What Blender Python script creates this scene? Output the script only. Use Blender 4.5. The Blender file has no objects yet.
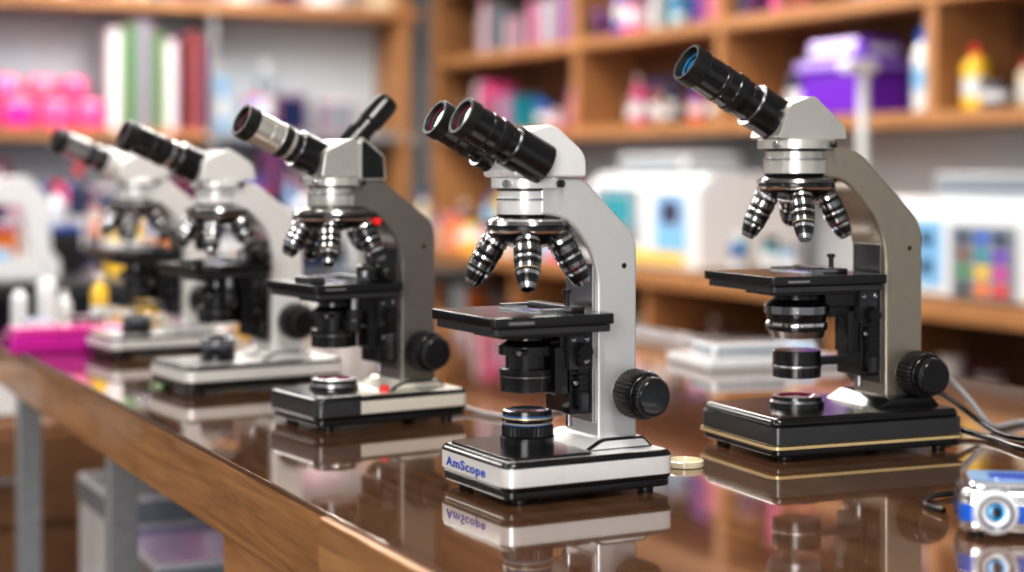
import bpy, bmesh, math, random
from mathutils import Vector, Matrix
random.seed(7)
TZ=0.90; CZ=1.235; RY=math.radians(26)
col=bpy.context.scene.collection
# ---------------- materials ----------------
def mat(name,c,metal=0.0,rough=0.4,coat=0.0,var=0.08,bump=0.0,nscale=60,trans=0.0,emis=None,spec=0.5):
    m=bpy.data.materials.new(name); m.use_nodes=True
    nt=m.node_tree; b=nt.nodes["Principled BSDF"]
    b.inputs["Metallic"].default_value=metal; b.inputs["Roughness"].default_value=rough
    b.inputs["Coat Weight"].default_value=coat; b.inputs["Coat Roughness"].default_value=0.05
    b.inputs["Transmission Weight"].default_value=trans
    b.inputs["Specular IOR Level"].default_value=spec
    tc=nt.nodes.new("ShaderNodeTexCoord"); n=nt.nodes.new("ShaderNodeTexNoise")
    n.inputs["Scale"].default_value=nscale; n.inputs["Detail"].default_value=3
    nt.links.new(tc.outputs["Object"],n.inputs["Vector"])
    r=nt.nodes.new("ShaderNodeValToRGB")
    r.color_ramp.elements[0].position=.3; r.color_ramp.elements[1].position=.7
    r.color_ramp.elements[0].color=[x*(1-var) for x in c]+[1]
    r.color_ramp.elements[1].color=[min(1,x*(1+var)) for x in c]+[1]
    nt.links.new(n.outputs["Fac"],r.inputs["Fac"]); nt.links.new(r.outputs["Color"],b.inputs["Base Color"])
    if bump>0:
        bp=nt.nodes.new("ShaderNodeBump"); bp.inputs["Strength"].default_value=bump; bp.inputs["Distance"].default_value=.0005
        nt.links.new(n.outputs["Fac"],bp.inputs["Height"]); nt.links.new(bp.outputs["Normal"],b.inputs["Normal"])
    if emis:
        b.inputs["Emission Color"].default_value=list(c)+[1]; b.inputs["Emission Strength"].default_value=emis
    return m
def wood(name,c0,c1,rough=.4,coat=0,scale=(14,1.3,14),bump=.1):
    m=bpy.data.materials.new(name); m.use_nodes=True
    nt=m.node_tree; b=nt.nodes["Principled BSDF"]
    b.inputs["Roughness"].default_value=rough; b.inputs["Coat Weight"].default_value=coat; b.inputs["Coat Roughness"].default_value=.03
    tc=nt.nodes.new("ShaderNodeTexCoord"); mp=nt.nodes.new("ShaderNodeMapping"); mp.inputs["Scale"].default_value=scale
    n=nt.nodes.new("ShaderNodeTexNoise"); n.inputs["Scale"].default_value=2.2; n.inputs["Detail"].default_value=9; n.inputs["Roughness"].default_value=.65; n.inputs["Distortion"].default_value=1.2
    r=nt.nodes.new("ShaderNodeValToRGB"); r.color_ramp.elements[0].position=.32; r.color_ramp.elements[1].position=.68
    r.color_ramp.elements[0].color=list(c0)+[1]; r.color_ramp.elements[1].color=list(c1)+[1]
    nt.links.new(tc.outputs["Object"],mp.inputs["Vector"]); nt.links.new(mp.outputs["Vector"],n.inputs["Vector"])
    nt.links.new(n.outputs["Fac"],r.inputs["Fac"]); nt.links.new(r.outputs["Color"],b.inputs["Base Color"])
    if bump>0:
        bp=nt.nodes.new("ShaderNodeBump"); bp.inputs["Strength"].default_value=bump; bp.inputs["Distance"].default_value=.001
        nt.links.new(n.outputs["Fac"],bp.inputs["Height"]); nt.links.new(bp.outputs["Normal"],b.inputs["Normal"])
    return m
SILVER=mat("silver_paint",(.66,.66,.66),.5,.30,.4,.02)
SILVERB=mat("light_silver_enamel",(.76,.76,.755),.25,.28,.4,.02)
WHITE=mat("white_enamel",(.76,.75,.73),.15,.28,.4,.02)
CREAM=mat("cream_enamel",(.68,.65,.58),.2,.3,.4,.03)
BRONZE=mat("champagne_metal",(.36,.32,.262),.65,.31,.3,.03)
NICKEL=mat("satin_nickel",(.60,.585,.545),.65,.29,.3,.03)
GREYM=mat("warm_grey_metal",(.22,.20,.18),.6,.33,.3,.03)
GOLD=mat("gold_trim",(.72,.56,.30),.4,.35,0,.03)
BLACK=mat("black_enamel",(.006,.006,.007),0,.22,.3,.1)
BLACKR=mat("black_rubber",(.008,.008,.009),0,.42,0,.15,.2,400)
GRAPH=mat("graphite_paint",(.045,.047,.052),.3,.3,.4,.06)
CHROME=mat("chrome",(.82,.82,.84),1,.12,0,.02)
DCHROME=mat("dark_chrome",(.30,.30,.31),1,.17,0,.02)
STEEL=mat("brushed_steel",(.44,.44,.46),1,.27,0,.04)
LBLUE=mat("coated_lens_blue",(.02,.24,.50),.3,.06,1,.1)
LRED=mat("coated_lens_magenta",(.22,.012,.07),.2,.06,.3,.1,spec=.3)
LGRN=mat("coated_lens_green",(.015,.08,.04),.2,.05,.3,.1,spec=.3)
LDK=mat("lens_dark",(.006,.008,.02),0,.03,.4,.1,spec=.3)
GLASS=mat("glass_frosted",(.6,.68,.72),0,.08,.5,.02)
TXT=mat("blue_print",(.01,.06,.42),0,.4)
TXW=mat("grey_print",(.35,.35,.36),0,.4)
RED=mat("red_ring",(.16,.04,.035),0,.3,.3)
YEL=mat("yellow_ring",(.36,.30,.16),0,.35,.2)
BLUE=mat("blue_ring",(.04,.13,.34),0,.3,.3)
GREEN=mat("green_ring",(.06,.12,.08),0,.3,.3)
REDK=mat("red_button",(.8,.02,.02),0,.25,.5)
TABLE=wood("polished_dark_wood",(.078,.036,.017),(.165,.080,.038),.08,.9,(16,1.2,16),0)
OAK=wood("oak_edge",(.20,.088,.030),(.46,.235,.088),.35,.3,(14,1.6,26),.15)
OAK2=wood("oak_edge_pale",(.25,.115,.040),(.50,.27,.108),.35,.3,(14,1.6,22),.15)
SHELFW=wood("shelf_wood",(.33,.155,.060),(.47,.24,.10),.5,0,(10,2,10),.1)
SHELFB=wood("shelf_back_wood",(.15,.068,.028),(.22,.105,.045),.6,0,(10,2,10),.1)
WALLM=mat("painted_wall",(.54,.59,.63),0,.8,0,.03,.1,20)
CEILM=mat("ceiling_white",(.8,.8,.8),0,.9,0,.02)
FLOORM=mat("vinyl_floor",(.13,.09,.065),0,.35,.1,.15,.05,6)
LEG=mat("painted_steel_leg",(.34,.36,.38),.3,.4)
pc=dict(white=(.74,.76,.78),cream=(.70,.62,.46),pink=(.80,.10,.30),magenta=(.60,.015,.36),purple=(.17,.03,.50),blue=(.015,.13,.62),
 teal=(.02,.30,.38),green=(.05,.26,.09),yellow=(.88,.57,.04),orange=(.82,.22,.02),red=(.68,.015,.02),brown=(.20,.08,.035),
 grey=(.24,.28,.32),navy=(.010,.024,.08),black=(.010,.010,.015),sky=(.26,.52,.80),lilac=(.42,.32,.74))
PC={k:mat("item_"+k,v,0,.14,.5,.06) for k,v in pc.items()}
# ---------------- builder ----------------
def fillet(pts,n=5):
    out=[];N=len(pts)
    for i,p in enumerate(pts):
        if len(p)<3 or p[2]<=0: out.append((p[0],p[1])); continue
        P=Vector(p[:2]);A=Vector(pts[i-1][:2]);B=Vector(pts[(i+1)%N][:2])
        da=(A-P);db=(B-P);r=min(p[2],da.length*.48,db.length*.48)
        a=P+da.normalized()*r;b=P+db.normalized()*r
        for k in range(n+1):
            t=k/n; q=a*(1-t)**2+P*2*t*(1-t)+b*t*t; out.append((q.x,q.y))
    return out
class PB:
    def __init__(s): s.bm=bmesh.new(); s.mats=[]; s.M=Matrix.Identity(4)
    def mi(s,m):
        if m not in s.mats: s.mats.append(m)
        return s.mats.index(m)
    def add(s,bm,bevel=0,seg=2):
        if bevel>0:
            bm.normal_update()
            ed=[e for e in bm.edges if len(e.link_faces)==2 and e.calc_face_angle(0)>.5]
            bmesh.ops.bevel(bm,geom=ed,offset=bevel,segments=seg,profile=.5,affect='EDGES',clamp_overlap=True)
        bm.transform(s.M); me=bpy.data.meshes.new("t"); bm.to_mesh(me); bm.free()
        s.bm.from_mesh(me); bpy.data.meshes.remove(me)
    def box(s,c,size,m,bevel=0,rot=None,seg=2):
        bm=bmesh.new(); bmesh.ops.create_cube(bm,size=1)
        for v in bm.verts: v.co=Vector((v.co.x*size[0],v.co.y*size[1],v.co.z*size[2]))
        k=s.mi(m)
        for f in bm.faces: f.material_index=k
        if bevel>0:
            bmesh.ops.bevel(bm,geom=bm.edges[:],offset=bevel,segments=seg,profile=.5,affect='EDGES',clamp_overlap=True)
        if rot is not None: bm.transform(rot)
        bm.transform(Matrix.Translation(c)); s.add(bm)
    def bx(s,a,b,m,bevel=0):
        s.box([(a[i]+b[i])/2 for i in range(3)],[abs(b[i]-a[i]) for i in range(3)],m,bevel)
    def prism(s,pts,a,b,m,bevel=0,plane='xz',seg=2):
        bm=bmesh.new(); P=fillet(pts)
        f=(lambda p,w:(p[0],w,p[1])) if plane=='xz' else (lambda p,w:(p[0],p[1],w))
        A=[bm.verts.new(f(p,a)) for p in P]; B=[bm.verts.new(f(p,b)) for p in P]
        bm.faces.new(A); bm.faces.new(B[::-1]); n=len(P)
        for i in range(n): bm.faces.new([A[i],B[i],B[(i+1)%n],A[(i+1)%n]])
        k=s.mi(m)
        for q in bm.faces: q.material_index=k
        bmesh.ops.recalc_face_normals(bm,faces=bm.faces[:])
        s.add(bm,bevel,seg)
    def lathe(s,o,ax,prof,m,seg=32,knurl=0):
        ax=Vector(ax).normalized(); q=Vector((0,0,1)).rotation_difference(ax).to_matrix()
        bm=bmesh.new(); rings=[]
        for p in prof:
            r=max(p[0],1e-5)
            rings.append([bm.verts.new(Vector(o)+q@Vector((math.cos(2*math.pi*i/seg)*r*(1-knurl*(i%2)),math.sin(2*math.pi*i/seg)*r*(1-knurl*(i%2)),p[1]))) for i in range(seg)])
        for j in range(len(prof)-1):
            mm=prof[j][2] if len(prof[j])>2 and prof[j][2] else m; k=s.mi(mm)
            for i in range(seg):
                f=bm.faces.new([rings[j][i],rings[j][(i+1)%seg],rings[j+1][(i+1)%seg],rings[j+1][i]]); f.material_index=k
        f=bm.faces.new(rings[0][::-1]); f.material_index=s.mi(prof[0][2] if len(prof[0])>2 and prof[0][2] else m)
        f=bm.faces.new(rings[-1]); f.material_index=s.mi(prof[-1][2] if len(prof[-1])>2 and prof[-1][2] else m)
        bmesh.ops.recalc_face_normals(bm,faces=bm.faces[:])
        s.add(bm)
    def cyl(s,a,b,r,m,r2=None,seg=28,ch=.0008):
        a=Vector(a);b=Vector(b);L=(b-a).length; r2=r if r2 is None else r2
        s.lathe(a,b-a,[(r-ch,0),(r,ch),(r2,L-ch),(r2-ch,L)],m,seg)
    def kn(s,a,b,r,m,n=40):
        a=Vector(a);b=Vector(b);L=(b-a).length
        s.lathe(a,b-a,[(r*.94,0),(r,L*.08),(r,L*.92),(r*.94,L)],m,n*2,.05)
    def done(s,name,parent=None,M=None):
        bm=s.bm; bm.normal_update()
        for f in bm.faces: f.smooth=True
        for e in bm.edges:
            if len(e.link_faces)==2 and e.calc_face_angle(0)>.55: e.smooth=False
        me=bpy.data.meshes.new(name); bm.to_mesh(me); bm.free()
        for m in s.mats: me.materials.append(m)
        ob=bpy.data.objects.new(name,me); col.objects.link(ob)
        wn=ob.modifiers.new("weighted_normals",'WEIGHTED_NORMAL'); wn.keep_sharp=True; wn.weight=90
        if parent: ob.parent=parent
        if M is not None: ob.matrix_world=M
        return ob
ROOM=Matrix.Rotation(RY,4,'Z')
def curve(name,pts,r,m,parent=None):
    cu=bpy.data.curves.new(name,'CURVE'); cu.dimensions='3D'; cu.bevel_depth=r; cu.bevel_resolution=4; cu.resolution_u=16
    sp=cu.splines.new('NURBS'); sp.points.add(len(pts)-1)
    for i,p in enumerate(pts): sp.points[i].co=(*p,1)
    sp.use_endpoint_u=True; sp.order_u=4
    cu.materials.append(m); ob=bpy.data.objects.new(name,cu); col.objects.link(ob)
    if parent: ob.parent=parent
    return ob
# ---------------- microscope ----------------
def objective(pb,o,d,L=.05,band=YEL,r=.0125,dark=False):
    s=L/.05; q=r/.0125
    B=GRAPH if dark else DCHROME
    pb.lathe(o,d,[(.010*q,-.006*s,STEEL),(.010*q,.001*s,BLACK),(.0128*q,.0012*s,CHROME),(.0132*q,.0045*s,BLACK),(.0120*q,.006*s,BLACK),(.0120*q,.0078*s,BLACK),
      (.0128*q,.0085*s,B),(.0128*q,.015*s,BLACK),(.0120*q,.0165*s,BLACK),(.0120*q,.019*s,BLACK),(.0128*q,.0195*s,CHROME),(.0128*q,.0220*s,BLACK),(.0122*q,.023*s,BLACK),(.0120*q,.027*s,B),(.0118*q,.0310*s,band),(.0117*q,.032*s,BLACK),(.0113*q,.0345*s,CHROME),(.0105*q,.0375*s,BLACK),
      (.0098*q,.0400*s,BLACK),(.0085*q,.0455*s,STEEL),(.0062*q,.050*s,LDK),(.0035*q,.0502*s,LDK)],BLACK,28)
def eyetube(pb,o,t,L,inner,sc=1.0,band=None,outer=None,lens=(LRED,LGRN,LDK)):
    O=outer or BLACK; b=band or BLACK
    f=lambda r:r*sc
    pb.lathe(o,t,[(f(.0215),-.01,inner),(f(.0215),L*.30,inner),(f(.0220),L*.305,BLACK),(f(.0220),L*.34,STEEL),(f(.0186),L*.345,STEEL),(f(.0186),L*.352,BLACK),(f(.0180),L*.355,BLACK),(f(.0180),L*.42,b),(f(.0188),L*.43,b),
      (f(.0188),L*.47,BLACK),(f(.0195),L*.49,BLACKR),(f(.0195),L*.56,O),(f(.0186),L*.57,O),(f(.0186),L*.66,STEEL if not outer else O),(f(.0190),L*.665,BLACKR if not outer else O),(f(.0190),L*.69,O),(f(.0186),L*.695,O),(f(.0184),L*.86,BLACK),
      (f(.0198),L*.875,BLACKR),(f(.0198),L*.975,BLACKR),(f(.0190),L,BLACKR),(f(.0162),L,BLACKR),(f(.0150),L*.955,BLACK),(f(.0138),L*.95,lens[0]),(f(.0110),L*.945,lens[1]),(f(.0075),L*.943,lens[2]),(f(.0001),L*.942,LDK)],BLACK,44)
def microscope(p):
    e=bpy.data.objects.new("microscope",None); col.objects.link(e)
    e.location=(p['x'],p['y'],TZ); e.rotation_euler=(0,0,math.radians(p['yaw'])); e.empty_display_size=.05
    body=p['body']; bb=p.get('basemat',body); ax=p['ax']
    x0,x1,hy,h=p['base']; pb=PB()
    def rr(a,b,w,r): return [(a,-w,r),(b,-w,r),(b,w,r),(a,w,r)]
    pb.prism(rr(x0+.003,x1-.003,hy-.003,.012),.006,.0145,BLACK,.002,'xy')
    if p.get('trim'):
        pb.prism(rr(x0-.001,x1+.001,hy+.001,.014),.0135,.0195,p['trim'],.0012,'xy')
        pb.prism(rr(x0+.001,x1-.001,hy-.001,.014),.0195,h-.010,bb,.001,'xy')
        pb.prism(rr(x0+.0035,x1-.0035,hy-.0035,.014),h-.014,h,BLACK,.008,'xy',3)
    else:
        pb.prism(rr(x0,x1,hy,.016),.0135,h,bb,.006,'xy',3)
    bp=p.get('blackfront')
    if bp: pb.prism(rr(x0+.008,bp,hy-.010,.012),h-.002,h+.003,BLACK,.0015,'xy')
    if p.get('blacknose'): pb.prism(rr(x0-.001,p['blacknose'],hy+.0012,.015),.013,h+.002,GRAPH,.006,'xy',3)
    for fx in (x0+.025,x1-.025):
        for fy in (-hy+.02,hy-.02): pb.cyl((fx,fy,0),(fx,fy,.008),.008,BLACKR)
    a=p['arm']; cx0,cx1=a[0][0],a[1][0]
    pb.prism([(cx0-.03,h-.002),(cx0-.004,h+.012,.006),(cx1-.002,h+.012,.004),(min(cx1+.012,x1-.004),h-.002)],-hy*.62,hy*.62,BLACK if p.get('trim') else bb,.003)
    if p.get('redbtn'):
        pb.cyl((cx0-.03,-hy*.55,h-.002),(cx0-.03,-hy*.55,h+.008),.006,REDK)
    pb.done("base",e)
    if p.get('text'):
        for sz,ph,yy,mt,tx in ((.0150,.0235,.012,TXT,"AmScope"),):
            tc=bpy.data.curves.new("label",'FONT'); tc.body=tx; tc.size=sz; tc.extrude=.0002; tc.offset=.00028; tc.align_x='CENTER'; tc.space_character=1.14
            tc.materials.append(mt); to=bpy.data.objects.new("base_label",tc); col.objects.link(to); to.parent=e
            to.matrix_local=Matrix(((0,0,-1,x0-.0004),(-1.4,0,0,yy),(0,.9,0,ph),(0,0,0,1)))
    pb=PB(); iz=p['illum'][0]; ir=p['illum'][1]; z=h-.001
    if iz>.02:
        pb.cyl((ax,0,z),(ax,0,z+iz*.35),ir*1.05,BLACK); pb.kn((ax,0,z+iz*.35),(ax,0,z+iz*.62),ir,BLACKR,36)
        pb.lathe((ax,0,z),(0,0,1),[(ir*.9,iz*.6,BLUE),(ir*.97,iz*.66,TXW),(ir*.97,iz*.70,BLACK),(ir,iz*.74,BLACK),(ir,iz*.80,GOLD),(ir*.98,iz*.83,BLUE),(ir*.97,iz*.88,BLACK),(ir*.95,iz*.98,STEEL),(ir*.85,iz,STEEL),(ir*.8,iz*.97,LBLUE),(ir*.5,iz*.96,LDK),(.0001,iz*.99)],BLACK,40)
    else:
        pb.lathe((ax,0,z),(0,0,1),[(ir*1.1,0,BLACK),(ir*1.08,iz*.5,STEEL),(ir,iz*.7,BLACK),(ir*.98,iz,STEEL),(ir*.8,iz*1.02,LRED),(ir*.62,iz*.8,GLASS),(ir*.3,iz*.9,GLASS),(.0001,iz)],BLACK,40)
    pb.done("illuminator",e)
    pb=PB(); w=p['armw']
    pb.prism(a,-w,w,body,.004,'xz',3)
    pb.box((cx0-.001,0,(h+a[2][1])/2),(.005,w*1.72,a[2][1]-h-.05),p.get('front',GRAPH),.001)
    pb.cyl(((cx0+cx1)/2+.008,-w-.0008,a[2][1]-.03),((cx0+cx1)/2+.008,-w+.002,a[2][1]-.03),.003,BLACK)
    if p.get('redbtn'): pb.cyl((-.012,-w-.006,a[2][1]+.005),(-.012,-w+.002,a[2][1]+.005),.008,BLACK); pb.cyl((-.012,-w-.010,a[2][1]+.005),(-.012,-w-.005,a[2][1]+.005),.0055,REDK)
    pb.done("arm",e)
    zt=p['zt']; ztop=p['ztop']; r=p['nr']; pb=PB(); H=ztop-zt; hm=p.get('ringmat',body)
    pb.lathe((ax,0,zt),(0,0,1),[(r*.8,0,BLACK),(r*.84,.003,hm),(r*.84,H*.42,STEEL),(r*.86,H*.43,STEEL),(r*.86,H*.48,hm),(r*.8,H*.5,hm),(r*.8,H*.66,BLACK),(r*.86,H*.68,BLACK),(r*.86,H*.72,hm),(r,H*.74,hm),(r,H-.001,hm),(r*.98,H,hm)],hm,48)
    for k in range(2):
        an=math.radians(-60-90*k); d=Vector((math.cos(an),math.sin(an),0))
        pb.cyl(Vector((ax,0,zt+H*.85))+d*(r-.004),Vector((ax,0,zt+H*.85))+d*(r+.006),.004,STEEL if k else BLACK,seg=16)
    pb.done("head_mount",e)
    pb=PB(); tr=p['tr']
    pb.lathe((ax,0,zt),(0,0,-1),[(tr*.7,-.002,BLACK),(tr*.86,.002,CHROME),(tr*.96,.004,DCHROME),(tr,.008,BLACK),(tr*.96,.009,BLACK),(tr*.96,.013,CHROME),(tr,.0135,CHROME),(tr*.97,.0165,BLACK),(tr*.90,.020,BLACK),(tr*.72,.027,DCHROME),(tr*.4,.032,BLACK),(.0001,.033)],BLACK,48)
    n=p['nobj']; base_az=-90-p['yaw']+p.get('azoff',0)
    bands=[YEL,RED,BLUE,GREEN,STEEL]
    for k in range(n):
        an=math.radians(base_az+360/n*k); rad=Vector((math.cos(an),math.sin(an),0)); ti=math.radians(p.get('tilt',29))
        d=rad*math.sin(ti)+Vector((0,0,-1))*math.cos(ti)
        o=Vector((ax,0,zt-.016))+rad*tr*.66
        pb.cyl(o-d*.004,o+d*.006,.0128,BLACK); objective(pb,o+d*.008,d,p.get('ol',.052)*(1,.97,.7,.97,.8)[k%5],bands[k%5],.0140,dark=p.get('darkobj',False) and k%2)
    pb.done("nosepiece_turret",e)
    sx,lx,ly,sz=p['stage']; pb=PB()
    pb.prism(rr(sx-lx/2,sx+lx/2,ly/2,.006),sz-.011,sz,BLACK,.0015,'xy')
    pb.prism(rr(sx-lx/2+.004,sx+lx/2-.002,ly/2-.004,.006),sz-.019,sz-.0115,GRAPH,.001,'xy')
    pb.box((sx+.01,0,sz-.022),(lx*.7,ly*.45,.008),BLACK,.001)
    pb.box((ax,0,sz+.0008),(.028,.075,.001),GLASS,0)
    pb.box((ax+.001,0,sz+.0015),(.018,.02,.0004),PC['lilac'],0)
    pb.box((ax+.033,0,sz+.003),(.014,.1,.006),BLACK,.001)
    pb.box((ax+.012,.045,sz+.003),(.04,.006,.003),STEEL,.0005)
    pb.box((ax+.012,-.045,sz+.003),(.04,.006,.003),STEEL,.0005)
    pb.cyl((ax+.036,-.02,sz+.004),(ax+.036,-.02,sz+.02),.003,BLACK)
    pb.cyl((ax+.036,-.02,sz+.018),(ax+.036,-.02,sz+.022),.005,BLACK)
    pb.box((sx-lx*.28,-ly/2-.0005,sz-.006),(.03,.003,.004),STEEL,.0005)
    kx=sx+lx*.2; ky=ly/2-.02
    pb.cyl((kx,ky,sz-.016),(kx,ky,sz-.075),.006,STEEL); pb.kn((kx,ky,sz-.045),(kx,ky,sz-.06),.012,BLACKR,24); pb.kn((kx,ky,sz-.064),(kx,ky,sz-.08),.009,BLACKR,24)
    if p.get('busy'):
        pb.box((ax+.045,-.03,sz+.010),(.03,.05,.020),BLACK,.002); pb.cyl((ax+.045,-.06,sz+.010),(ax+.045,-.075,sz+.010),.008,BLACKR); pb.cyl((ax+.05,-.01,sz+.02),(ax+.05,-.01,sz+.034),.007,BLACK)
        pb.cyl((ax+.02,-.05,sz+.006),(ax+.02,-.05,sz+.016),.006,STEEL); pb.box((sx-lx*.35,-.02,sz+.004),(.02,.05,.008),GRAPH,.001)
        kx2=sx+lx*.05; ky2=-ly/2+.03
        pb.cyl((kx2,ky2,sz-.016),(kx2,ky2,sz-.06),.005,STEEL); pb.kn((kx2,ky2,sz-.035),(kx2,ky2,sz-.048),.010,BLACKR,24); pb.kn((kx2,ky2,sz-.05),(kx2,ky2,sz-.064),.008,BLACKR,24)
    pb.done("stage",e)
    pb=PB(); cz=p['cond']
    pb.box(((ax+.03+cx0)/2,0,sz-.03),(cx0-ax-.03+.01,.05,.025),BLACK,.002)
    pb.bx((cx0-.030,-.026,h+.035),(cx0-.002,.026,sz-.02),BLACK,.002)
    pb.bx((cx0-.034,-.031,sz-.062),(cx0-.008,-.022,sz-.022),GRAPH,.001)
    pb.bx((cx0-.022,-.033,h+.045),(cx0-.010,-.024,sz-.07),STEEL if p.get('steelrack') else BLACKR,.001)
    for k in range(9):
        zz=h+.05+k*.006
        pb.bx((cx0-.024,-.0345,zz),(cx0-.012,-.030,zz+.003),BLACK)
    pb.cyl((cx0-.018,-.026,sz-.05),(cx0-.018,-.04,sz-.05),.008,BLACKR); pb.cyl((cx0-.018,-.04,sz-.05),(cx0-.018,-.042,sz-.05),.004,STEEL)
    pb.cyl((cx0-.026,-.018,h+.022),(cx0-.026,-.018,h+.05),.0035,STEEL)
    pb.box((cx0-.018,-.035,h+.05),(.010,.006,.02),GRAPH,.001)
    pb.box((cx0-.040,-.012,cz-.002),(.016,.03,.05),BLACK,.0015)
    for dx,dz in ((-.026,-.075),(-.012,-.03),(-.028,-.03)): pb.cyl((cx0+dx,-.026,sz+dz),(cx0+dx,-.0335,sz+dz),.0028,STEEL,seg=12)
    pb.kn((cx0-.02,-.026,cz+.018),(cx0-.02,-.044,cz+.018),.009,BLACKR,24)
    pb.done("focus_rack",e)
    pb=PB(); cr=p['cr']; t=sz-.018
    if p.get('chromecond'):
        pb.lathe((ax,0,0),(0,0,1),[(cr*.5,cz-.01,BLACK),(cr*.84,cz-.008,STEEL),(cr*.90,cz,BLACK),(cr*.96,cz+.001,BLACK),(cr*.98,cz+.006,CHROME),(cr*.98,cz+.010,CHROME),(cr*.92,cz+.012,BLACK),(cr*.96,cz+.020,DCHROME),(cr*1.04,cz+.021,DCHROME),(cr*1.04,cz+.030,BLACK),(cr*.9,cz+.035,BLACK),(cr*.75,cz+.038,BLACK),(cr*.7,t)],BLACK,44)
        pb.cyl((ax,0,cz-.056),(ax,0,cz-.024),cr*.76,BLACK,seg=40); pb.lathe((ax,0,cz-.045),(0,0,1),[(cr*.77,0,STEEL),(cr*.785,.001,STEEL),(cr*.785,.0025,STEEL),(cr*.77,.0035)],STEEL,40)
        pb.box((ax+.04,0,cz-.038),(cx0-ax-.03,.014,.010),BLACK,.001)
    else:
        pb.lathe((ax,0,0),(0,0,1),[(cr*.85,cz-.024,BLACK),(cr,cz-.023,BLACK),(cr,cz-.008,STEEL),(cr*1.02,cz-.007,BLACK),(cr*1.02,cz,BLACK),(cr*.8,cz+.001,BLACK),(cr*.8,cz+.014,BLACK),(cr*1.05,cz+.015,BLACK),(cr*1.05,cz+.024,STEEL),(cr*.9,cz+.026,BLACK),(cr*.7,cz+.03,BLACK),(cr*.65,t)],BLACK,44)
    pb.box(((ax+cx0)/2,0,cz+.022),(cx0-ax,.03,.014),BLACK,.002)
    pb.cyl((ax-.015,-cr*.9,cz+.02),(ax-.03,-cr*1.25,cz+.02),.003,STEEL)
    pb.done("condenser",e)
    kx,kz,kr=p['knob']; pb=PB()
    for sgn in (-1,1):
        y0=sgn*(w-.002); f=lambda q:(kx,y0+sgn*q,kz)
        pb.cyl(f(0),f(.008),kr*.8,GRAPH); pb.kn(f(.008),f(.036),kr,BLACKR,34); pb.cyl(f(.036),f(.040),kr*.86,BLACK); pb.kn(f(.040),f(.050),kr*.80,BLACKR,30); pb.cyl(f(.050),f(.052),kr*.70,BLACK)
    pb.done("focus_knob",e)
    pb=PB(); pb.prism(p['head'],-p['hw'],p['hw'],p.get('headmat',body),.005,'xz',3)
    if p.get('headcap'): pb.prism(p['headcap'],-p['hw']*1.04,p['hw']*1.04,BLACK,.004)
    pb.done("head_prism",e)
    E=Vector(p['eye']); S=Vector(p['eyebase']); t=(E-S); L=t.length
    ys=(-.031,.031) if p['bino'] else (p.get('ey',0),)
    for i,y in enumerate(ys):
        pb=PB(); eyetube(pb,(S.x,y,S.z),t,L,p.get('inner',BLACK),p.get('es',1),p.get('eband'),p.get('eouter'),p.get('lens',(LRED,LGRN,LDK)))
        pb.done("eyepiece_%d"%(i+1),e)
    if p.get('phototube'):
        A,B=p['phototube']; pb=PB(); v=Vector(B)-Vector(A); l=v.length
        pb.lathe(A,v,[(.017,0,BLACK),(.017,l*.3),(.014,l*.32),(.014,l*.5),(.0165,l*.54),(.0160,l*.9),(.014,l)],BLACK,28)
        pb.done("photo_tube",e)
    return e
microscope(dict(x=.054,y=1.807,yaw=28,body=SILVER,basemat=SILVERB,ringmat=SILVERB,headmat=SILVERB,ax=-.043,base=(-.109,.090,.080,.044),blackfront=-.002,text=True,
 illum=(.042,.027),arm=[(.023,.045),(.072,.045),(.072,.264,.016),(.006,.327,.010),(-.045,.327),(-.045,.288),(-.012,.284,.02),(.023,.240,.03)],armw=.033,
 zt=.286,ztop=.327,nr=.038,tr=.044,nobj=4,ol=.056,stage=(-.050,.142,.145,.188),cond=.128,cr=.029,knob=(.062,.100,.026),front=STEEL,
 head=[(-.078,.327,.006),(.008,.327,.004),(.008,.352,.02),(-.032,.384,.012),(-.070,.372,.008)],hw=.036,bino=True,eye=(-.136,0,.390),eyebase=(-.051,0,.345),es=1.05,lens=(LRED,LGRN,LDK)))
microscope(dict(x=.390,y=2.080,yaw=22,body=BRONZE,basemat=GRAPH,ringmat=NICKEL,trim=GOLD,ax=-.050,base=(-.135,.128,.092,.050),
 illum=(.014,.03),arm=[(.053,.045),(.107,.045),(.107,.270,.02),(.012,.362,.02),(-.045,.362),(-.045,.328),(-.002,.322,.02),(.053,.262,.05)],armw=.035,
 zt=.328,ztop=.372,nr=.047,tr=.048,nobj=4,tilt=26,stage=(-.054,.158,.165,.212),cond=.142,cr=.038,chromecond=True,knob=(.090,.088,.028),
 head=[(-.095,.372,.004),(.0,.372,.004),(-.004,.388,.004),(-.046,.424,.006),(-.080,.412,.006)],hw=.034,bino=False,eye=(-.2,0,.462),eyebase=(-.066,0,.388),es=1.25,lens=(LBLUE,LDK,LBLUE),headmat=NICKEL,ol=.058))
microscope(dict(x=-.190,y=2.294,yaw=33,body=GREYM,basemat=CREAM,ringmat=NICKEL,headmat=NICKEL,ax=-.055,base=(-.115,.112,.073,.042),blacknose=-.045,redbtn=True,busy=True,
 illum=(.018,.03),arm=[(.029,.045),(.082,.045),(.082,.262,.02),(.0,.322,.012),(-.05,.322),(-.05,.285),(-.015,.282,.02),(.029,.236,.03)],armw=.033,
 zt=.285,ztop=.325,nr=.042,tr=.056,nobj=5,stage=(-.055,.13,.15,.188),cond=.125,cr=.03,knob=(.056,.093,.027),darkobj=True,ol=.056,
 head=[(-.09,.325,.004),(.0,.325,.004),(-.002,.35,.01),(-.045,.378,.01),(-.085,.36,.006)],hw=.034,headcap=[(-.036,.320),(.006,.320),(.004,.354),(-.03,.380),(-.036,.37)],bino=False,eye=(-.188,0,.400),eyebase=(-.07,0,.345),es=1.15,inner=BLACK,eouter=NICKEL,eband=NICKEL,steelrack=True,phototube=((-.035,0,.365),(.028,0,.428))))
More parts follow.
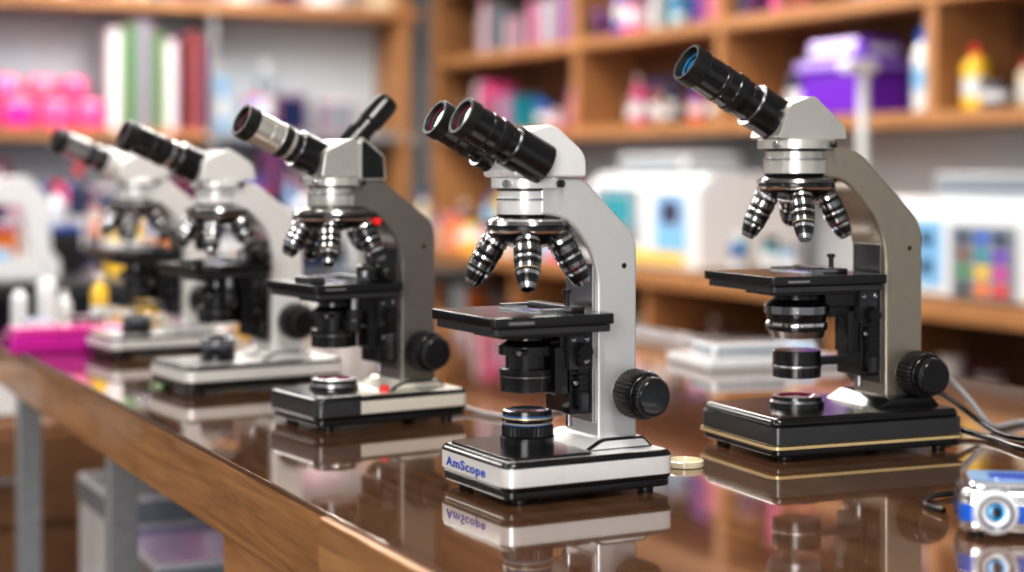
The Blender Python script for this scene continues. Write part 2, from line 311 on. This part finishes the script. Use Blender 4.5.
common=dict(body=WHITE,ax=-.048,base=(-.12,.12,.075,.040),illum=(.035,.026),
 arm=[(.029,.045),(.082,.045),(.082,.255,.02),(.0,.315,.012),(-.05,.315),(-.05,.280),(-.015,.277,.02),(.029,.232,.03)],armw=.033,
 zt=.280,ztop=.318,nr=.042,tr=.050,nobj=5,stage=(-.055,.13,.15,.192),cond=.125,cr=.03,knob=(.062,.100,.028),darkobj=True,ol=.054,
 head=[(-.09,.318,.004),(.0,.318,.004),(-.002,.342,.01),(-.045,.368,.01),(-.085,.35,.006)],hw=.036,bino=False,eye=(-.2,0,.390),eyebase=(-.07,0,.335),es=1.15)
microscope(dict(common,x=-.414,y=2.66,yaw=33,base=(-.13,.13,.08,.042),eband=CHROME,busy=True))
microscope(dict(common,x=-.640,y=3.12,yaw=33,eouter=STEEL,eband=STEEL,inner=WHITE))
# ---------------- work table ----------------
tb=bpy.data.objects.new("work_table",None); col.objects.link(tb)
pb=PB()
U0,U1,V0,V1=.569,1.86,.15,3.62
pb.bx((U0,V0,TZ-.006),(U1,V1,TZ),TABLE,.002)
pb.done("table_top",tb,ROOM)
pb=PB(); seam=1.585
pb.bx((U0+.0005,seam+.001,TZ-.092),(U0+.035,V1-.01,TZ-.0065),OAK,.003); pb.done("apron_far",tb,ROOM)
pb=PB(); pb.bx((U0-.008,V0,TZ-.16),(U0+.035,seam-.001,TZ-.004),OAK2,.003); pb.done("apron_near",tb,ROOM)
pb=PB(); pb.bx((U0+.035,V1-.04,TZ-.092),(U1-.03,V1-.01,TZ-.0065),OAK,.003); pb.bx((U1-.03,V0,TZ-.092),(U1,V1-.01,TZ-.0065),OAK,.003); pb.bx((U0+.035,V0,TZ-.035),(U1-.03,V1-.04,TZ-.0065),OAK); pb.done("apron_back",tb,ROOM)
pb=PB()
for (u,v) in ((U0+.06,2.7),(U0+.06,3.5),(U1-.08,3.5),(U1-.08,2.2),(U1-.08,.4)):
    pb.bx((u-.022,v-.022,0),(u+.022,v+.022,TZ-.036),LEG,.003)
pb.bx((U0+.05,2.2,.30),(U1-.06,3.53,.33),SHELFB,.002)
pb.done("table_legs",tb,ROOM)
pb=PB(); pb.bx((U0+.037,.3,.06),(U1-.3,2.06,TZ-.036),SHELFW,.003)
for k in range(4):
    v=.35+k*.43
    pb.bx((U0+.02,v,.12),(U0+.038,v+.4,.50),OAK,.004); pb.bx((U0+.02,v,.52),(U0+.038,v+.4,TZ-.18),OAK,.004); pb.bx((U0+.005,v+.14,.62),(U0+.02,v+.26,.635),STEEL,.002)
pb.done("pedestal_cabinet",tb,ROOM)
# ---------------- items ----------------
def bottle(pb,u,v,z,r,h,m,cap):
    pb.lathe((u,v,z),(0,0,1),[(r*.95,0,m),(r,.004,m),(r,h*.2,PC['white']),(r*1.005,h*.21,PC['white']),(r*1.005,h*.5,m),(r,h*.51,m),(r,h*.68,m),(r*.85,h*.76,m),(r*.38,h*.83,m),(r*.38,h*.88,cap),(r*.48,h*.88,cap),(r*.48,h,cap),(r*.4,h)],m,16)
def jar(pb,u,v,z,r,h,m,cap):
    pb.lathe((u,v,z),(0,0,1),[(r*.96,0,m),(r,.004,m),(r,h*.3,PC['white']),(r*1.005,h*.31,PC['white']),(r*1.005,h*.65,m),(r,h*.66,m),(r*.95,h*.82,cap),(r*1.02,h*.83,cap),(r*1.02,h,cap),(r*.9,h)],m,16)
def pk(l): return PC[random.choice(l)]
def fill(pb,axis,a0,a1,f0,f1,z,hmax,pal,dens=1.0,types='bjxn',ws=1.0,inset=.08):
    a=a0
    while a<a1-.05:
        t=random.choice(types); hh=hmax*random.uniform(.5,.95); f=random.uniform(f0+inset,max(f0+inset,f1-inset))
        w=random.uniform(.05,.13)*ws
        P=(lambda aa,ff:(ff,aa)) if axis=='v' else (lambda aa,ff:(aa,ff))
        if t=='b': u,v=P(a+w*.4,f); bottle(pb,u,v,z,w*.4,hh,pk(pal),pk(['white','black','blue','red'])); a+=w*.9
        elif t=='j': u,v=P(a+w*.45,f); jar(pb,u,v,z,w*.45,hh*.6,pk(pal),pk(['white','black','grey','blue'])); a+=w
        elif t=='x':
            w*=1.7; u,v=P(a+w/2,f); s=(.14,w,hh*.6) if axis=='v' else (w,.14,hh*.6)
            pb.box((u,v,z+hh*.3),s,pk(pal),.006); s2=(s[0]*1.04,s[1]*1.04,hh*.08); pb.box((u,v,z+hh*.6),s2,pk(['white','grey','blue','pink']),.003); a+=w*1.08
        else:
            for k in range(random.randint(2,5)):
                w=random.uniform(.03,.05); u,v=P(a+w/2,(f0+f1)/2); s=(.2,w*.94,hh) if axis=='v' else (w*.94,.2,hh)
                m=pk(pal); pb.box((u,v,z+hh/2),s,m,.003); a+=w
        a+=random.uniform(.0,.12)/dens
# --- right wall shelving
SU=3.97; WU=4.36; B1=1.88; B2=1.446
pb=PB()
for z in (B2,B1,2.30): pb.bx((SU,2.6,z-.055),(WU-.02,9.2,z),SHELFW,.004)
for v in (2.65,4.78,6.15,7.45,9.18): pb.bx((SU+.01,v-.03,B2),(WU-.02,v+.03,2.3),SHELFW,.004)
pb.bx((SU-.0,9.15,.82),(WU-.02,9.22,2.3),SHELFW,.004)
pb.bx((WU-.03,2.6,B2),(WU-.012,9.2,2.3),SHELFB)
pb.bx((SU+.02,2.6,2.3),(WU-.02,9.2,2.98),SHELFB,.004)  # unseen cupboards and doors, added to turn the tabletop reflection brown
for k in range(10): pb.bx((SU+.0,2.62+k*.658,2.32),(SU+.02,2.62+k*.658+.64,2.96),SHELFB,.006)
pb.done("shelving_unit",None,ROOM)
pb=PB()
fill(pb,'v',7.55,9.05,SU,WU-.05,B2,.32,['brown','pink','grey','navy','brown','teal','white','black'],2,'bjxn')
fill(pb,'v',6.25,7.35,SU,WU-.05,B2,.26,['red','orange','brown','navy','pink','magenta','red'],2,'bjj')
fill(pb,'v',5.70,6.0,SU,WU-.05,B2,.28,['navy','white','blue'],2,'bj')
fill(pb,'v',2.75,4.68,SU,WU-.05,B2,.24,['orange','grey','red','cream','brown','navy','yellow','white'],3,'bjj')
fill(pb,'v',2.8,9.0,SU,WU-.05,B1,.36,['white','brown','purple','grey','navy','teal','pink','grey'],2,'bxjn')
pb.done("shelf_supplies",None,ROOM)
pb=PB(); pb.box((4.12,5.40,B2+.085),(.24,.40,.17),PC['purple'],.02); pb.box((4.12,5.40,B2+.19),(.27,.44,.05),PC['lilac'],.015); pb.box((4.12,5.40,B2+.25),(.22,.36,.10),PC['white'],.035)
pb.done("storage_tub",None,ROOM)
pb=PB(); pb.lathe((4.08,4.93,B2),(0,0,1),[(.044,0,PC['white']),(.046,.004,PC['white']),(.046,.08,PC['sky']),(.0465,.082,PC['sky']),(.0465,.16,PC['white']),(.046,.162,PC['white']),(.044,.22,PC['white']),(.025,.255,PC['blue']),(.03,.256,PC['blue']),(.03,.29,PC['blue']),(.01,.30,PC['blue']),(.006,.34)],PC['white'],24); pb.done("wash_bottle",None,ROOM)
# --- right counter
CU=3.67; CT=.805
pb=PB(); pb.bx((CU,2.4,CT-.06),(WU-.02,9.5,CT),SHELFW,.004)
pb.bx((CU+.05,2.4,.08),(WU-.02,9.5,.10),SHELFB); pb.bx((CU+.05,2.4,.42),(WU-.02,9.5,.46),SHELFW,.003); pb.bx((WU-.05,2.4,.0),(WU-.02,9.5,CT-.06),SHELFB)
for v in (2.4,3.7,5.0,6.3,7.6,8.9,9.5): pb.bx((CU+.04,v-.025,0),(WU-.02,v+.025,CT-.06),SHELFW,.003)
pb.done("side_counter",None,ROOM)
pb=PB(); fill(pb,'v',2.5,9.3,CU+.1,WU-.05,.46,.24,['brown','grey','navy','orange','white','brown','black'],1.4,'xxjb'); fill(pb,'v',2.5,9.3,CU+.1,WU-.05,.10,.28,['brown','grey','navy','brown'],1.4,'xx')
pb.done("counter_storage_boxes",None,ROOM)
pb=PB(); fill(pb,'v',7.0,9.1,CU,CU+.35,CT,.34,['white','yellow','cream','pink','orange','white','sky','green','brown'],3,'bjjx'); fill(pb,'v',7.0,9.1,CU+.35,WU-.03,CT,.48,['white','yellow','brown','sky','navy','brown'],3,'bb')
fill(pb,'v',5.45,5.85,CU,CU+.4,CT,.34,['white','sky','navy','teal'],3,'bj')
pb.done("reagent_bottles",None,ROOM)
def analyzer(name,v0,v1,h,kind):
    pb=PB(); u0=CU+.08; u1=WU-.08
    pb.prism([(u0,CT+.012,.01),(u1,CT+.012,.01),(u1,CT+h,.02),(u0+.08,CT+h,.02),(u0,CT+h*.86,.02)],v0,v1,PC['white'],.008)
    for a in (v0+.05,v1-.05): pb.box((u0+.06,a,CT+.006),(.04,.04,.012),BLACKR)
    W=v1-v0; f=u0-.002
    if kind==0:
        pb.box((f,v0+W*.70,CT+h*.55),(.008,W*.42,h*.60),PC['grey'],.004)
        pb.box((f,v0+W*.70,CT+h*.60),(.012,W*.30,h*.34),PC['teal'],.004)
        pb.box((f,v0+W*.22,CT+h*.5),(.008,W*.28,h*.6),PC['sky'],.004)
        pb.box((f,v0+W*.22,CT+h*.6),(.012,W*.16,h*.26),PC['navy'],.004)
        pb.box((f,v0+W*.5,CT+h*.14),(.008,W*.8,h*.12),PC['yellow'],.003)
        pb.box((u0+.2,v0+W*.5,CT+h+.04),(.3,W*.6,.08),PC['grey'],.02)
    else:
        for i in range(3):
            for j in range(4):
                pb.box((f-.002,v0+W*(.18+.11*i),CT+h*(.14+.16*j)),(.008,W*.085,h*.12),PC[['red','magenta','purple','navy','orange','yellow','teal','blue','black','green','brown','navy'][i*4+j]],.002)
        pb.box((f,v0+W*.29,CT+h*.40),(.004,W*.40,h*.70),PC['grey'],.002)
        pb.box((f,v0+W*.72,CT+h*.45),(.004,W*.36,h*.66),PC['sky'],.002)
        for i in range(2):
            for j in range(2): pb.cyl((f+.004,v0+W*(.64+.17*i),CT+h*(.33+.27*j)),(f-.014,v0+W*(.64+.17*i),CT+h*(.33+.27*j)),.024,PC['black'])
        pb.box((u0+.22,v0+W*.4,CT+h+.04),(.3,W*.6,.08),PC['grey'],.01)
    pb.done(name,None,ROOM)
analyzer("lab_analyzer",5.95,6.9,.42,0)
analyzer("colour_test_instrument",4.02,4.80,.34,1)
pb=PB(); pb.cyl((3.80,4.93,CT),(3.80,4.93,CT+.02),.08,PC['white']); pb.cyl((3.80,4.93,CT+.02),(3.80,4.93,CT+.78),.02,PC['white']); pb.box((3.78,4.93,CT+.80),(.14,.06,.05),PC['white'],.015); pb.done("bench_lamp",None,ROOM)
# --- back wall shelving
BV=9.2; WV=9.62
pb=PB()
pb.bx((-4.2,BV,2.11),(3.9,WV-.02,2.17),SHELFW,.004); pb.bx((-4.2,BV,1.40),(2.62,WV-.02,1.45),SHELFW,.004); pb.bx((2.62,BV+.02,1.40),(3.9,WV-.02,1.45),PC['grey'],.004)
pb.bx((-4.2,BV+.02,2.60),(3.9,WV-.02,2.98),PC['grey'],.004)  # unseen top cupboards, added to keep bright wall out of the tabletop reflection
for u in (-4.15,-2.9,-.9,.2,1.3,2.66): pb.bx((u-.02,BV+.03,.9),(u+.02,WV-.02,2.6),PC['grey'],.004)
pb.bx((3.77,BV+.01,.9),(3.83,WV-.02,2.6),SHELFW,.004)
pb.bx((-4.2,BV-.25,.86),(3.6,WV-.02,.9),PC['grey'],.004); pb.bx((-4.2,BV-.2,0),(3.6,WV-.02,.86),PC['navy'],.004)
pb.done("back_shelf_unit",None,ROOM)
pb=PB()
fill(pb,'u',-4.0,1.2,BV,WV,1.45,.42,['pink','magenta','grey','lilac','navy','green'],1.3,'xxnj',1.3)
for (u,m,s) in ((1.42,'pink',.18),(1.62,'magenta',.20),(1.82,'pink',.19),(2.0,'pink',.16),(1.55,'lilac',.17),(1.75,'grey',.16),(1.92,'pink',.14)):
    top=u in (1.55,1.75,1.92)
    hh=.12 if top else .17; zz=1.62 if top else 1.45
    pb.box((u,BV+.2,zz+hh/2),(s,.2,hh),PC[m],.04,seg=3)
for (u,w_,h_,m) in ((2.12,.07,.55,'white'),(2.20,.07,.58,'green'),(2.28,.08,.60,'grey'),(2.36,.06,.54,'green'),(2.43,.06,.50,'white')): pb.box((u,BV+.18,1.45+h_/2),(w_,.24,h_),PC[m],.004)
for (u,w_,h_,m) in ((2.50,.06,.52,'black'),(2.56,.06,.55,'brown'),(2.61,.04,.50,'navy')): pb.box((u,BV+.18,1.45+h_/2),(w_,.24,h_),PC[m],.004)
fill(pb,'u',2.72,3.7,BV,WV,1.45,.46,['white','grey','sky','navy','black','grey','green'],2,'bxjb')
fill(pb,'u',-4,3.7,BV,WV,2.17,.35,['white','grey','navy','teal','cream'],1.4,'xnx')
fill(pb,'u',-4,3.4,BV-.1,WV,.9,.47,['navy','black','navy','navy','black','navy','brown'],9,'nx',1.4)
fill(pb,'u',1.4,3.5,BV-.2,BV+.05,.9,.40,['white','orange','sky','yellow','navy','pink'],2,'bj',1)
pb.done("shelf_supplies",None,ROOM)
# --- second bench
pb=PB(); pb.bx((-2.6,5.2,.86),(2.45,6.0,.90),GRAPH,.004)
for u in (-2.5,-.8,.8,2.35):
    for v in (5.25,5.95): pb.bx((u-.03,v-.03,0),(u+.03,v+.03,.86),LEG)
pb.bx((-2.5,5.3,.3),(2.35,5.9,.33),SHELFB); pb.bx((-2.5,5.9,.33),(2.35,5.92,.86),PC['navy'])
pb.done("lab_bench",None,ROOM)
pb=PB(); fill(pb,'u',-2.4,2.3,5.40,5.8,.9,.30,['white','yellow','sky','navy','teal','orange','blue','navy','black','white','yellow'],3,'bjxb'); fill(pb,'u',-2.4,2.3,5.7,5.95,.9,.42,['navy','black','white','navy','brown'],3,'bjb',.9); fill(pb,'u',-2.4,2.3,5.35,5.85,.33,.4,['brown','white','grey','orange','navy'],1.2,'xx')
pb.done("bench_glassware",None,ROOM)
pb=PB()
pb.prism([(-.16,0,.01),(.16,0,.02),(.16,.07,.02),(.13,.09,.02),(.12,.28,.03),(.04,.36,.03),(-.14,.32,.03),(-.15,.26,.02),(.03,.25,.03),(.05,.08,.02),(-.16,.06,.02)],-.07,.07,PC['white'],.015)
pb.box((-.06,0,.085),(.12,.12,.05),PC['sky'],.01); pb.cyl((-.09,0,.27),(-.09,0,.16),.035,PC['grey'])
pb.done("stereo_viewer",None,Matrix.Translation((-1.54,5.22,.9))@Matrix.Rotation(math.radians(30),4,'Z')@Matrix.Scale(.9,4))
# --- clutter on the far end of our table
pb=PB(); random.seed(21)
fill(pb,'u',U0+.02,U0+.80,3.38,3.60,TZ,.17,['yellow','white','cream','yellow','sky','orange','white'],9,'jbjb',.6,.03)
fill(pb,'u',U0+.02,U0+.62,3.30,3.37,TZ,.12,['yellow','white','yellow','orange','sky'],9,'jj',.6,.02)
pb.done("sample_jars",None,ROOM)
pb=PB()
pb.prism([(-.11,-.055,.01),(.11,-.055,.01),(.11,.055,.01),(-.11,.055,.01)],0,.032,PC['magenta'],.006,'xy'); pb.prism([(-.105,-.05,.01),(.105,-.05,.01),(.105,.05,.01),(-.105,.05,.01)],.032,.045,PC['pink'],.005,'xy')
pb.done("slide_box",None,Matrix.Translation((-.83,3.18,TZ))@Matrix.Rotation(RY,4,'Z'))
pb=PB(); pb.prism([(-.13,-.09,.01),(.13,-.09,.01),(.13,.09,.01),(-.13,.09,.01)],0,.018,PC['white'],.004,'xy'); pb.box((-.03,0,.03),(.14,.1,.022),PC['grey'],.006); pb.box((.08,.02,.028),(.06,.08,.018),PC['sky'],.006)
pb.done("instrument_tray",None,Matrix.Translation((.42,2.95,TZ))@Matrix.Rotation(.3,4,'Z'))
pb=PB()
for (u,v,s,m,h) in ((.80,2.45,.2,'white',.22),(.82,2.9,.24,'lilac',.26),(.85,3.3,.26,'white',.3),(1.25,2.8,.3,'brown',.35)):
    pb.box((u,v,.33+h/2),(s,s*1.2,h),PC[m],.004); pb.box((u,v,.33+h*.9),(s*1.03,s*1.24,h*.16),PC['grey'],.003)
pb.done("storage_boxes",None,ROOM)
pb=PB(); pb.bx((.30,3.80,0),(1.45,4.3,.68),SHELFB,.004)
for k in range(2):
    for j in range(3):
        u=.33+k*.56; zz=.05+j*.21
        pb.bx((u,3.78,zz),(u+.53,3.80,zz+.19),SHELFB,.004); pb.bx((u+.18,3.76,zz+.09),(u+.35,3.78,zz+.105),STEEL,.002)
pb.box((.55,4.05,.73),(.3,.3,.10),PC['white'],.01); pb.box((.95,4.05,.74),(.25,.3,.12),PC['navy'],.01)
pb.done("drawer_cabinet",None,ROOM)
pb=PB(); pb.lathe((0,0,0),(0,0,1),[(.021,0),(.022,.001),(.022,.007),(.020,.008),(.019,.003,PC['cream']),(.0001,.003)],PC['cream'],36); pb.done("petri_dish",None,Matrix.Translation((.195,1.93,TZ)))
pb=PB()
pb.prism([(-.06,-.035,.014),(.06,-.035,.014),(.06,.035,.014),(-.06,.035,.014)],.004,.040,CHROME,.006,'xy',3)
pb.prism([(-.061,-.036,.014),(.061,-.036,.014),(.061,.036,.014),(-.061,.036,.014)],.012,.030,PC['blue'],.002,'xy')
pb.prism([(-.054,-.03,.012),(.054,-.03,.012),(.054,.03,.012),(-.054,.03,.012)],.040,.046,PC['sky'],.003,'xy')
pb.prism([(-.035,-.02,.006),(.02,-.02,.006),(.02,.012,.006),(-.035,.012,.006)],.046,.0475,PC['blue'],.0005,'xy')
pb.box((.035,-.005,.047),(.02,.03,.002),PC['white'],.0005)
pb.lathe((-.032,-.034,.023),(0,-1,0),[(.018,0,PC['white']),(.018,.006,PC['white']),(.014,.008,PC['navy']),(.012,.006,PC['white']),(.008,.005,LBLUE),(.004,.0055,LDK),(.0001,.006)],PC['white'],36)
pb.lathe((.015,-.034,.023),(0,-1,0),[(.012,0,BLACK),(.012,.004,PC['white']),(.008,.005,LBLUE),(.0001,.005)],BLACK,30)
for x in (-.045,.045):
    for y in (-.02,.02): pb.cyl((x,y,0),(x,y,.005),.005,BLACKR,seg=14)
pb.done("pocket_tester",None,Matrix.Translation((.480,1.58,TZ))@Matrix.Rotation(math.radians(-10),4,'Z')@Matrix.Scale(1.1,4))
CG=mat("grey_cord",(.35,.35,.36),0,.4)
z=TZ+.004
curve("power_cord",[(.50,2.14,TZ+.03),(.53,2.16,TZ+.02),(.57,2.17,z),(.60,2.08,z),(.60,2.0,z),(.66,1.96,z),(.80,1.95,z)],.0038,BLACK)
curve("usb_cable",[(.50,2.15,TZ+.09),(.54,2.2,TZ+.085),(.585,2.2,TZ+.05),(.61,2.18,z),(.63,2.2,z),(.70,2.28,z),(.9,2.3,z)],.0042,CG)
curve("power_cord",[(.52,2.2,TZ+.06),(.56,2.22,TZ+.05),(.60,2.16,z),(.62,2.1,z),(.66,2.08,z),(.8,2.12,z)],.0035,BLACK)
curve("power_cord",[(-.10,2.40,TZ+.02),(-.07,2.38,z),(-.03,2.30,z),(.02,2.27,z),(.05,2.34,z),(.10,2.42,z),(.2,2.5,z)],.0028,CG)
curve("sensor_cable",[(.42,1.66,z),(.40,1.70,z),(.43,1.75,z),(.5,1.77,z),(.62,1.72,z)],.003,BLACK)
# ---------------- room shell ----------------
def slab(name,a,b,m):
    pb=PB(); pb.bx(a,b,m); pb.done(name,None,ROOM)
slab("floor",(-5,-4,-.1),(4.6,9.8,0),FLOORM)
slab("ceiling",(-5,-4,3.0),(4.6,9.8,3.1),CEILM)
slab("wall_back",(-5,WV,0),(4.6,WV+.15,3),WALLM)
slab("wall_right",(WU,-4,0),(WU+.15,WV,3),WALLM)
slab("wall_left",(-5.1,-4,0),(-5,WV,3),WALLM)
def area(name,u,v,zz,sx,sy,W,rot=(0,0,0),c=(1,1,1)):
    l=bpy.data.lights.new(name,'AREA'); l.shape='RECTANGLE'; l.size=sx; l.size_y=sy; l.energy=W; l.color=c
    o=bpy.data.objects.new(name,l); col.objects.link(o); o.matrix_world=ROOM@Matrix.Translation((u,v,zz))@Matrix.Rotation(rot[2],4,'Z')@Matrix.Rotation(rot[0],4,'X'); return o
for i,(u,v) in enumerate(((.6,.6),(1.2,3.2),(-2.2,2.6),(2.6,5.2),(-.6,6.2),(2.4,7.8),(-2.6,7.6))):
    area("ceiling_light_%d"%i,u,v,2.95,.5 if i<2 else 1.2,1.6,(46,64,62,82,88,118,80)[i],c=(1,.965,.915))
area("fill_light",-1.8,-1.6,1.9,1.8,1.5,88,(math.radians(80),0,math.radians(-30)),(1,.99,.98))  # soft fill added behind the camera on the left, no real window there
w=bpy.data.worlds.new("World"); bpy.context.scene.world=w; w.use_nodes=True
w.node_tree.nodes["Background"].inputs[0].default_value=(.97,.98,1,1); w.node_tree.nodes["Background"].inputs[1].default_value=.6
cam=bpy.data.cameras.new("camera"); co=bpy.data.objects.new("camera",cam); col.objects.link(co)
co.location=(0,0,CZ); co.rotation_euler=(math.pi/2,0,0); cam.lens=60; cam.sensor_width=36; cam.shift_y=-.1133
cam.dof.use_dof=True; cam.dof.focus_distance=1.88; cam.dof.aperture_fstop=2.1; cam.clip_start=.05
bpy.context.scene.camera=co
vs=bpy.context.scene.view_settings; vs.view_transform='Standard'; vs.exposure=.22; vs.gamma=.84
